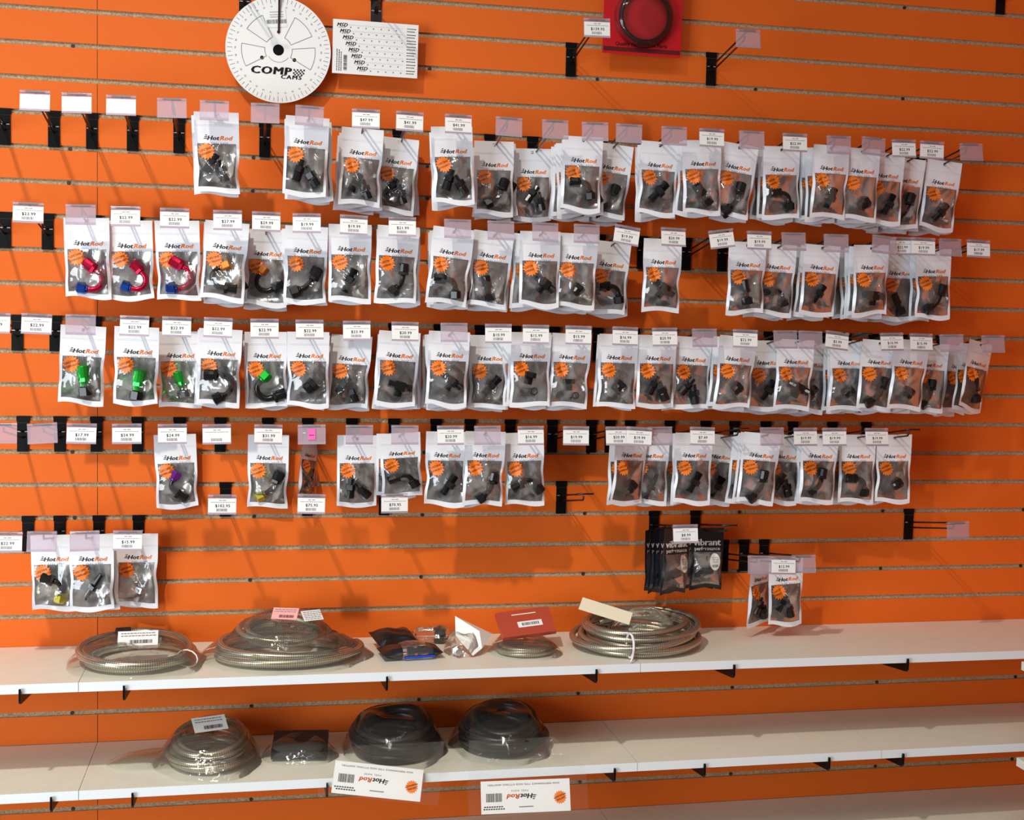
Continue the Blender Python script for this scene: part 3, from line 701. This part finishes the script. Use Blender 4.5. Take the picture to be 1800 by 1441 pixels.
def wheel():
    Y = -.045; c = onY(489.5, 88, Y); Rr = .1178
    root = bpy.data.objects.new('degree_wheel', None); COL.objects.link(root); root.location = c; root.rotation_euler = (math.radians(3), 0, 0)
    holes = [circ(0, .040, .004, 12), circ(-.0365, -.019, .0045, 12), circ(.036, -.020, .0045, 12), circ(0, 0, .0125, 20)]
    ob('disc', flat_curve([circ(0, 0, Rr, 96)]+holes, .0008, 'paper', 'disc'), root)
    m = MB(); m.sweep([(0, .003, 0), (0, -.0005, 0)], .0122, 20, 'black_metal', False); ob('hub', m, root)
    p = MB(); fn = lambda x, y: (x, -.0014, y)
    for i in range(72):
        a = math.pi*i/36; r0 = Rr*(.90 if i % 2 else .87)
        line(p, fn, (r0*math.cos(a), r0*math.sin(a)), (Rr*.97*math.cos(a), Rr*.97*math.sin(a)), .0009, 'grey_ink')
        if i % 2 == 0:
            v = abs(((i*5-90+180) % 360)-180); tm = text(str(v if v <= 90 else 180-v), .0052)
            ca, sa = math.cos(a-math.pi/2), math.sin(a-math.pi/2); rr = Rr*.80
            p.text(tm, lambda x, y: fn(rr*math.cos(a)+ca*(x-tm[2]/2)-sa*y, rr*math.sin(a)+sa*(x-tm[2]/2)+ca*y), 'grey_ink')
    for a0, a1 in ((-29, 7), (25, 64), (116, 149), (173, 209)):
        pts = [(Rr*.70*math.cos(math.radians(a0+(a1-a0)*i/8)), Rr*.70*math.sin(math.radians(a0+(a1-a0)*i/8))) for i in range(9)]
        pts += [(Rr*.26*math.cos(math.radians(a1-(a1-a0)*i/4)), Rr*.26*math.sin(math.radians(a1-(a1-a0)*i/4))) for i in range(5)]
        for i in range(len(pts)): line(p, fn, pts[i], pts[(i+1) % len(pts)], .0012, 'grey_ink')
    for i in range(8):
        a = math.radians(215+110*i/8); a2 = math.radians(215+110*(i+1)/8); line(p, fn, (Rr*.23*math.cos(a), Rr*.23*math.sin(a)), (Rr*.23*math.cos(a2), Rr*.23*math.sin(a2)), .0009, 'grey_ink')
    tm = text('COMP', .032, .12, .035, 1.12); k = .092/tm[2]; p.text(tm, lambda x, y: fn(-.061+x*k, -.054+y*k*.78), 'ink')
    for i in range(7):
        for j in range(4):
            if (i+j) % 2 == 0: p.quad([fn(.034+i*.0037-j*.0006, -.040-j*.0036), fn(.0377+i*.0037-j*.0006, -.040-j*.0036), fn(.0377+i*.0037-j*.0006, -.0436-j*.0036), fn(.034+i*.0037-j*.0006, -.0436-j*.0036)], 'ink')
    t2 = text('CAMS', .012, .12, .03, 1.25); k = .047/t2[2]; p.text(t2, lambda x, y: fn(.006+x*k, -.063+y*k*.8), 'ink')
    o = ob('printed_dial', p, root)
    q = MB(); ff = lambda x, y: (x, -.0022, y)
    q.box(-.022, .024, -.0019, -.0014, .050, .092, 'paper'); bars(q, ff, -.02, .022, .058, .067, 'ink', 5, 26)
    for y in (.072, .077, .083): q.quad([ff(-.012, y), ff(.018, y), ff(.018, y+.0012), ff(-.012, y+.0012)], 'grey_ink')
    ob('barcode_sticker', q, root, (0, 0, 0), (0, math.radians(-6), 0))
    h = MB(); h.sweep([(0, -.004, .038), (0, -.0045, .045), (.0005, -.006, .09), (.001, -.011, .132), (.001, -.011, .15)], [.002, .0022, .0022, .003, .0035], 8, 'black_wire')
    ob('hanger_wire', h, root)
    tag(root, 'round white timing degree wheel with COMP CAMS lettering on the slat wall', 'degree wheel')
wheel()
# timing tape card
def msd():
    c = onY(660, 86, -.040); root = bpy.data.objects.new('timing_tape_card', None); COL.objects.link(root); root.location = c; root.rotation_euler = (.05, math.radians(.3), 0)
    w, h = .0985, .0605; m = MB(); m.box(-w, w, -.0006, .0006, -h, h, 'paper'); ob('card', m, root)
    p = MB(); fn = lambda x, y: (x, -.0011, y); r = random.Random(3)
    for i in range(8):
        y = h-.0155-i*.0136; x0 = -w+.009+i*.0068
        tm = text('MSD', .0115, .3, .026, 1.1); p.text(tm, lambda x, yy: fn(x0+x, y+yy), 'ink')
        line(p, fn, (x0+.004, y-.0020), (x0+.020, y-.0020), .0006, 'ink')
        x = x0+.030
        while x < .062: p.quad([fn(x, y-.002), fn(x+.003, y-.002), fn(x+.003, y+.0005), fn(x, y+.0005)], 'grey_ink'); x += .0175
        x = x0+.028
        while x < .064: line(p, fn, (x, y+.003), (x, y+.0055), .0004, 'grey_ink'); x += .0035
        for yy in (y-.002, y+.004):
            x = .072
            while x < .090: q = r.uniform(.002, .004); p.quad([fn(x, yy), fn(x+q, yy), fn(x+q, yy+.0018), fn(x, yy+.0018)], 'ink'); x += q+.0008
    for x in (-.089, -.084, -.0795):
        y = -h+.006
        while y < -h+.05: q = r.uniform(.002, .005); p.quad([fn(x, y), fn(x+.0018, y), fn(x+.0018, y+q), fn(x, y+q)], 'ink'); y += q+.001
    bars(p, lambda x, y: fn(-.069-y, x), -h+.008, -h+.042, -.004, .004, 'ink', 9, 24)
    ob('print', p, root)
    ht = MB(); a1 = .046
    for q in range(10):                           # clear loop-hole tab over the lower wire
        a, b_ = math.pi*q/9, 0
        ht.v += [(.016*math.cos(a), .0002, h-.004+(a1+.004)*math.sin(a)**.6), (.005*math.cos(a), .0002, h+.018+.018*math.sin(a)**.6)]
    for q in range(9): ht.face((2*q, 2*q+2, 2*q+3, 2*q+1), 'sleeve_film')
    k = len(ht.v); ht.v += [(-.016, .0002, h-.004), (.016, .0002, h-.004)]; ht.face((k, 18, 19), 'sleeve_film'); ht.face((k, 19, 1), 'sleeve_film'); ht.face((k, 1, k+1), 'sleeve_film'); ht.face((k+1, 1, 0), 'sleeve_film')
    ob('hang_tab', ht, root)['label'] = 'clear plastic hang tab'
    tag(root, 'white rectangular timing tape card with rows of MSD lettering', 'card')
msd()
# red blister card with ring
def blister():
    Y = -.045; a = onY(1059, 90, Y); b2 = onY(1196, 104, Y); W = b2.x-a.x; z0 = (a.z+b2.z)/2; H = .25
    root = bpy.data.objects.new('blister_pack', None); COL.objects.link(root); root.location = ((a.x+b2.x)/2, Y, z0); root.rotation_euler = (.03, 0, 0)
    m = MB(); m.box(-W/2, W/2, 0, .0015, 0, H, 'blister_red'); m.box(-W/2+.002, W/2-.002, -.0006, 0, .006, .016, 'dark_red')
    tm = text('Quality Performance Parts', .0098, 0, .012); k = (W*.66)/tm[2]; m.text(tm, lambda x, y: (-W*.34+x*k, -.0008, .020+y*k), 'ink')
    ob('backing_card', m, root)
    c = onY(1134, 28, Y-.015); lc = (c.x-root.location.x, -.012, c.z-z0)
    m = MB(); n = 40; rr = .060
    m.sweep([(rr*math.cos(2*math.pi*i/n), 0, rr*math.sin(2*math.pi*i/n)) for i in range(n+1)], .0052, 8, 'fit_black', True, False)
    o = ob('ring', m, root, lc, (0, 0, 0)); o.scale = (1, 1.9, 1); o['label'] = 'black metal ring'
    m = MB(); rings = ((.074, 0), (.072, -.014), (.066, -.024), (.045, -.026), (0.001, -.026))
    for i, (r_, y_) in enumerate(rings):
        for j in range(n): m.v.append((r_*math.cos(2*math.pi*j/n), y_, r_*math.sin(2*math.pi*j/n)))
    for i in range(len(rings)-1):
        for j in range(n): m.face((i*n+j, i*n+(j+1) % n, (i+1)*n+(j+1) % n, (i+1)*n+j), 'blister_film', True)
    ob('clear_dome', m, root, (lc[0], -.001, lc[2]))
    tag(root, 'red blister card holding a black metal ring under clear plastic', 'package')
blister()

# ------------------------------------------------------------------ things on the shelves
def coil_mesh(a, b_, loops, r, mt, seed, lift=None, uvs=900):
    rr = random.Random(seed); m = MB(); pts = []; n = 44; lift = lift or r*1.5
    offs = [rr.uniform(-.03, .03) for _ in range(loops+1)]; rad = [1-(.0, .17, .07, .22, .12)[(q+seed) % 5]-rr.uniform(0, .04) for q in range(loops+1)]
    offs[-1] = offs[0]
    for i in range(loops*n+1):
        k = i/n; q = int(min(k, loops-1)); f_ = k-q; f_ = f_*f_*(3-2*f_)
        s = rad[q]+(rad[q+1]-rad[q])*f_; dx = offs[q]+(offs[q+1]-offs[q])*f_
        an = 2*math.pi*k+seed
        pts.append(((a-r)*s*math.cos(an)+dx*a, (b_-r)*s*math.sin(an)+dx*.5*b_, r*1.02+lift*.62*k*(.7+.3*math.sin(an+seed+q*1.3))))
    m.sweep(pts, r, 10, mt, True, True, uvs/3.0); return m, pts
def crumple(rx, ry, h, seed, flap=0., nR=9, nA=40, mt='bag_film', fold=.006):
    rr = random.Random(seed); m = MB(); ph = [rr.uniform(0, 6.3) for _ in range(8)]
    def nz(x, y): return (math.sin(x*38+ph[0]+2*math.sin(y*25+ph[1]))+math.sin(y*44+ph[2]+2*math.sin(x*31+ph[3])))*.5
    m.v.append((0, 0, h*.8))
    for i in range(1, nR+1):
        q = i/nR
        for j in range(nA):
            an = 2*math.pi*j/nA
            k = q*(1+.05*math.sin(3*an+ph[4])+.03*math.sin(7*an+ph[5])) if q > .6 else q
            x, y = rx*k*math.cos(an), ry*k*math.sin(an)
            sq = max(abs(math.cos(an)), abs(math.sin(an)))
            x *= 1+.12*(1/sq-1)*q; y *= 1+.12*(1/sq-1)*q
            hh = h*(1-max(0, (q-.35)/.65)**2.2)*(.8+.2*min(1, q*2)) + fold*nz(x, y)*(1-q*.6)
            m.v.append((x, y, max(.0015+.002*(1+math.sin(9*an+ph[6]))*(q > .95), hh)))
    for j in range(nA): m.face((0, 1+j, 1+(j+1) % nA), mt, True)
    for i in range(nR-1):
        for j in range(nA): k = 1+i*nA; m.face((k+j, k+nA+j, k+nA+(j+1) % nA, k+(j+1) % nA), mt, True)
    return m
def thing(name, x, y, z, rot=0):
    o = bpy.data.objects.new(name, None); COL.objects.link(o); o.location = (x, y, z); o.rotation_euler = (0, 0, rot); o.empty_display_size = .03; return o
def sticker(w, h, mt='paper', seed=1, head=None, code=True):
    m = MB(); m.box(-w/2, w/2, -h/2, h/2, -.0004, 0, mt); fn = lambda x, y: (x, y, .0005); r = random.Random(seed)
    y = h*.30
    while y > (-h*.02 if code else -h*.4):
        x = -w*.42
        while x < w*.40: q = r.uniform(.003, .008); m.quad([fn(x, y), fn(x+q, y), fn(x+q, y+h*.06), fn(x, y+h*.06)], 'grey_ink'); x += q+.0015
        y -= h*.17
    if code: bars(m, fn, -w*.2, w*.35, -h*.36, -h*.12, 'ink', seed, 24)
    if head: tm = text(head, h*.28, 0, .02); m.text(tm, lambda x, y: fn(w*.46-tm[2]+x, h*.2+y), 'ink')
    return m
# coil with white sticker on the top shelf
cx = onZ(240, 1158, Z1+.02).x
t = thing('hose_coil', cx, -.158, Z1)
m, pts = coil_mesh(.136, .136, 4, .0085, 'steel_braid', 2, .014); ob('hose', m, t)
m = MB(); e = Vector(pts[-1]); d = (e-Vector(pts[-3])).normalized(); m.sweep([e-d*.012, e+d*.02], .0115, 10, 'rubber', False); ob('end_cap', m, t)['label'] = 'black taped hose end'
ob('plastic_wrap', crumple(.148, .146, .052, 3), t)
s = ob('sticker', sticker(.085, .042, 'paper', 3, None), t, (.0, -.02, .058), (math.radians(35), 0, .05)); s['label'] = 'white barcode sticker'
m = MB(); m.sweep([(.026*math.cos(a*.5236), 0, .019*math.sin(a*.5236)) for a in range(13)], .0015, 6, 'zip_tie', True, False); ob('zip_tie', m, t, (.122*math.cos(-.5), .122*math.sin(-.5), .020), (0, 0, -.5))
tag(t, 'steel braided hose coil in clear wrap with one white barcode sticker, on top shelf', 'hose coil')
# stacked coil bag with pink sticker
cx = onZ(505, 1150, Z1+.02).x
t = thing('hose_coil_bag', cx, -.16, Z1)
m, pts = coil_mesh(.178, .128, 5, .0088, 'steel_braid', 13, .011); ob('hose', m, t)
m, pts2 = coil_mesh(.105, .085, 4, .007, 'steel_braid', 8, .011); ob('hose', m, t, (-.01, .02, .042), (math.radians(10), 0, 0))
m = MB(); e = Vector(pts[-1]); d = (e-Vector(pts[-3])).normalized(); m.sweep([e-d*.01, e+d*.025], .012, 10, 'rubber', False); ob('end_cap', m, t)
ob('plastic_wrap', crumple(.192, .142, .058, 12, fold=.009), t); ob('plastic_wrap', crumple(.120, .100, .062, 15, fold=.007), t, (-.01, .02, .036))
s = ob('sticker', sticker(.058, .034, 'pale_pink_paper', 5, None), t, (-.005, -.01, .103), (math.radians(36), 0, -.25)); s['label'] = 'pink barcode sticker'
s = ob('sticker', sticker(.046, .03, 'paper', 6, None, False), t, (.055, -.02, .100), (math.radians(36), 0, .35)); s['label'] = 'small white sticker'
tag(t, 'bag of two stacked steel braided hose coils with a pink sticker', 'hose coil')
# small black pouches lying on the shelf
def lying(name, x, y, ang, w, l, h, mats, seed, label, cat='pouch', zt=Z1, dz=0, tilt=0):
    t_ = thing(name, x, y, zt+dz, ang); t_.rotation_euler = (tilt, 0, ang)
    m = MB(); n, k = 12, 10; rr = random.Random(seed); ph = [rr.uniform(0, 6) for _ in range(4)]
    for side in (1, -1):
        b0 = len(m.v)
        for i in range(n+1):
            for j in range(k+1):
                u, v = -1+2*i/n, -1+2*j/k
                hh = h*.5*(max(0, 1-u**4)*max(0, 1-v**4))**.8*(1+.25*math.sin(5*u+ph[0]+3*v)*math.sin(4*v+ph[1]))
                m.v.append((u*l/2, v*w/2*(1-.12*math.exp(-(u/.4)**2)*(1 if seed % 2 else 0)), max(.0004, h*.5+side*hh)))
        for i in range(n):
            for j in range(k):
                q = (b0+i*(k+1)+j, b0+(i+1)*(k+1)+j, b0+(i+1)*(k+1)+j+1, b0+i*(k+1)+j+1)
                u = -1+2*(i+.5)/n; m.face(q if side > 0 else q[::-1], mats[1] if -.3 < u < .72 else mats[0], True)
    ob('pouch_film', m, t_); tag(t_, label, cat); return t_
p = onZ(702, 1140, Z1+.02); lying('black_pouch', p.x-.006, -.105, .3, .07, .10, .03, ('pouch_black', 'pouch_black'), 1, 'glossy black pouch lying behind the blue-edged one on the top shelf', dz=.012, tilt=.25)
p = onZ(728, 1157, Z1+.02); t = lying('black_pouch', p.x, -.19, .12, .075, .14, .032, ('pouch_black', 'window_film'), 2, 'black pouch with clear window and blue edge lying on the top shelf')
fo = ob('fitting', FIT['h'][0], t, (.02, 0, .014), (0, 1.5, 0)); ob('nut', FIT['h'][1], fo)
m = MB(); m.box(-.02, .05, -.036, -.028, .006, .011, 'blue_film'); ob('blue_edge', m, t)
p = onZ(772, 1135, Z1+.02); t = lying('clear_bag', p.x, -.062, -.1, .07, .10, .035, ('bag_film', 'bag_film'), 3, 'small clear bag of dark fittings behind the black pouches')
fo = ob('fitting', FIT['E'][0], t, (.02, 0, .016), (1.4, 1.2, 0)); ob('nut', FIT['E'][1], fo)
# clear bag with white paper
p = onZ(830, 1150, Z1+.02); t = thing('clear_bag', p.x, -.165, Z1, .1)
m = MB(); pa = [(-.028, .03, .078), (-.034, .0, .040), (-.004, -.045, .002), (.020, -.012, .050), (.058, .012, .036), (.022, -.030, .014)]
m.v += pa
for q in ((0, 1, 3), (1, 2, 5), (1, 5, 3), (3, 5, 4), (0, 3, 4)): m.face(q, 'paper')
o = ob('paper_insert', m, t, (.008, -.005, .003)); o['label'] = 'folded white paper insert'
ob('film', crumple(.046, .048, .05, 31, nR=6, nA=24), t, (-.005, 0, 0)); fo = ob('fitting', FIT['S'][0], t, (-.03, -.03, .014), (1.5, .3, 0)); ob('nut', FIT['S'][1], fo)
tag(t, 'clear bag with folded white paper and a silver fitting on the top shelf', 'bag')
# red card bag
p = onZ(935, 1145, Z1+.02); t = thing('clear_bag', p.x, -.165, Z1, 0)
ob('film', crumple(.084, .098, .035, 41, fold=.007), t)
m = MB(); m.box(-.066, .066, -.036, .036, -.006, .006, 'red_card'); m.box(-.022, .038, -.014, .002, .006, .0066, 'paper')
bars(m, lambda x, y: (x, y, .0069), -.012, .03, -.010, -.002, 'ink', 6, 18); m.quad([(-.03, .022, .0063), (.03, .022, .0063), (.03, .0245, .0063), (-.03, .0245, .0063)], 'cream_paper')
o = ob('red_card', m, t, (.005, .012, .062), (math.radians(40), math.radians(-4), .12)); o['label'] = 'brick red boxed card with a white sticker'
m, _ = coil_mesh(.076, .07, 3, .0045, 'steel_braid', 14, .008); ob('hose', m, t, (0, -.01, .002))
tag(t, 'clear bag topped by a brick red card with white sticker', 'bag')
# big steel coil with cream tag
cx = onZ(1136, 1135, Z1+.02).x; t = thing('hose_coil', cx, -.160, Z1)
m, pts = coil_mesh(.164, .140, 5, .0078, 'steel_braid', 21, .0145); ob('hose', m, t)
m, pts = coil_mesh(.158, .128, 3, .0070, 'steel_braid', 25, .012); ob('hose', m, t, (.004, .004, .040), (math.radians(7), 0, 0))
ob('plastic_wrap', crumple(.10, .075, .07, 44, nR=7, nA=28, fold=.009), t, (.02, .03, .01))
m = MB(); m.box(-.062, .062, -.021, .021, -.0005, .0005, 'cream_paper'); o = ob('paper_tag', m, t, (-.085, -.015, .092), (math.radians(30), math.radians(14), -.38)); o['label'] = 'cream paper tag'
m = MB(); m.sweep([(0, .02*math.cos(a*.5236), .028*math.sin(a*.5236)) for a in range(13)], .003, 6, 'zip_tie', True, False)
m.sweep([(0, -.02, -.005), (-.008, -.03, -.02), (-.014, -.034, -.028)], .0025, 6, 'zip_tie'); o = ob('zip_tie', m, t, (-.052, -.112, .033), (0, 0, .15)); o['label'] = 'white zip tie'
tag(t, 'large loose steel braided hose coil with cream tag and white zip tie', 'hose coil')
# ---- middle shelf
cx = onZ(368, 1322, Z2+.03).x; t = thing('hose_coil_bag', cx, -.165, Z2)
m, pts = coil_mesh(.104, .118, 4, .0072, 'steel_braid', 33, .015); ob('hose', m, t)
m, pts = coil_mesh(.098, .105, 3, .0068, 'steel_braid', 36, .012); ob('hose', m, t, (0, .01, .036), (math.radians(9), 0, 0))
ob('plastic_wrap', crumple(.118, .132, .078, 37, fold=.008), t)
fl_ = crumple(.085, .06, .02, 39, nR=5, nA=24); ob('bag_flap', fl_, t, (-.135, .01, .002))
s = ob('sticker', sticker(.075, .042, 'paper', 8, None), t, (.0, -.01, .090), (math.radians(32), 0, .3)); s['label'] = 'white printed sticker'
tag(t, 'bagged steel braided hose coil with white sticker on the middle shelf', 'hose coil')
p = onZ(528, 1312, Z2+.02); t = thing('clear_bag', p.x, -.15, Z2, -.1)
m = MB(); m.box(-.062, .062, -.045, .05, .012, .030, 'rubber'); o = ob('dark_pad', m, t, (0, 0, .004), (math.radians(12), 0, 0)); o['label'] = 'flat dark pad'
ob('film', crumple(.086, .075, .042, 47, nR=7, nA=28), t); tag(t, 'small clear bag holding a flat dark pad beside the bagged coil', 'bag')
def header_card(w, h):
    m = MB(); m.box(-w/2, w/2, -.0005, .0005, -h/2, h/2, 'paper'); fn = lambda x, y, o=0: (-x, -.001-o, -y)     # upside down
    hotrod(m, lambda x, y: fn(x, y), w*.34, -w*.12, -h*.08)
    burst(m, lambda x, y, o=0: fn(-w*.385+x, h*.07+y, o), h*.21, 'orange_ink', 'dark_orange_ink', ('LIFETIME', 'WARRANTY'), 20)
    bars(m, fn, w*.27, w*.44, -h*.12, h*.14, 'ink', 12, 22)
    for y, a, b_ in ((h*.27, .26, .46), (h*.34, .24, .46)):
        x = w*a
        while x < w*b_: m.quad([fn(x, y), fn(x+.004, y), fn(x+.004, y+h*.035), fn(x, y+h*.035)], 'ink'); x += .0055
    tm = text('HIGH PERFORMANCE TYPE HOSE FITTINGS ADAPTERS', .0052, 0, .01, 1.3); k = w*.82/tm[2]; m.text(tm, lambda x, y: fn(-w*.40+x*k*.98+w*.02, -h*.40+y*k), 'grey_ink')
    m.quad([fn(-w*.08, h*.30), fn(w*.08, h*.30), fn(w*.08, h*.33), fn(-w*.08, h*.33)], 'grey_ink')
    return m
def hose_bag(x, yc, a, b_, seed, corners, label, rotz):
    t_ = thing('hose_bag', x, yc, Z2, 0)
    m, pts = coil_mesh(a, b_, 5, .0125, 'black_braid', seed, .014, 700); ob('hose', m, t_)
    m, pts = coil_mesh(a*.92, b_*.92, 4, .012, 'black_braid', seed+3, .012, 700); ob('hose', m, t_, (0, .006, .033), (math.radians(6), 0, 0))
    ob('plastic_wrap', crumple(a+.009, b_+.012, .098, seed+7, fold=.009, mt='flap_film'), t_)
    # header card draped over the front edge, from its corners in the photograph
    Yt, Yb = -.3125, -.336
    c = [onY(*corners[0], Yt), onY(*corners[1], Yt), onY(*corners[2], Yb), onY(*corners[3], Yb)]
    ctr = (c[0]+c[1]+c[2]+c[3])/4; ex = ((c[1]-c[0])+(c[2]-c[3])).normalized(); ez = (c[0]-c[3]+c[1]-c[2]).normalized(); ey = ez.cross(ex).normalized()
    ez = ex.cross(ey)
    Mx = Matrix((ex, ey, ez)).transposed().to_4x4(); Mx.translation = ctr-t_.location
    w = ((c[1]-c[0]).length+(c[2]-c[3]).length)/2; h = ((c[0]-c[3]).length+(c[1]-c[2]).length)/2
    o = ob('header_card', header_card(w, h), t_); o.matrix_local = Mx; o['label'] = 'white printed card, upside down'
    q = MB(); n = 8; rr = random.Random(seed); k = 9
    top = [(-a*.85, -b_*.80, .050), (a*.9, -b_*.80, .050)]
    c0, c1 = (ctr-ex*(w/2+.03)-t_.location), (ctr+ex*(w/2+.04)-t_.location)
    for i in range(n+1):
        for j in range(k+1):
            u = j/k; v = i/n
            A = Vector(top[0]).lerp(Vector(top[1]), u); Bm = c0.lerp(c1, u)+ez*h*.5+Vector((0, -.004, 0)); Cb = c0.lerp(c1, u)-ez*h*.55+Vector((0, -.004, 0))
            Ed = A.lerp(Bm, .86); Ed.y = -.3085-t_.location.y; Ed.z = max(.004, Bm.z)
            P_ = A.lerp(Ed, v/.5) if v < .5 else (Ed.lerp(Bm, (v-.5)/.125) if v < .625 else Bm.lerp(Cb, (v-.625)/.375))
            f_ = .005*math.sin(u*17+v*5+seed)+.004*math.sin(u*31-v*9)
            q.v.append(tuple(P_+Vector((0, -abs(f_)*(1 if v < .5 else .2), abs(f_)*.5*(v < .5)))))
    for i in range(n):
        for j in range(k): z_ = i*(k+1)+j; q.face((z_, z_+k+1, z_+k+2, z_+1), 'bag_film' if i < 3 else 'sleeve_film', True)
    ob('bag_flap', q, t_); tag(t_, label, 'hose bag')
cx = onZ(700, 1310, Z2+.04).x
hose_bag(cx, -.155, .112, .118, 51, ((590, 1337), (746, 1352), (737, 1410), (582, 1392)), 'bag of black braided hose beside the small pad bag, upside-down HotRod header card', 0)
cx = onZ(896, 1305, Z2+.04).x
hose_bag(cx, -.155, .112, .120, 57, ((845, 1373), (1001, 1368), (1003, 1424), (846, 1432)), 'bag of black braided hose with lower hanging HotRod card, nearer the empty shelf', 0)
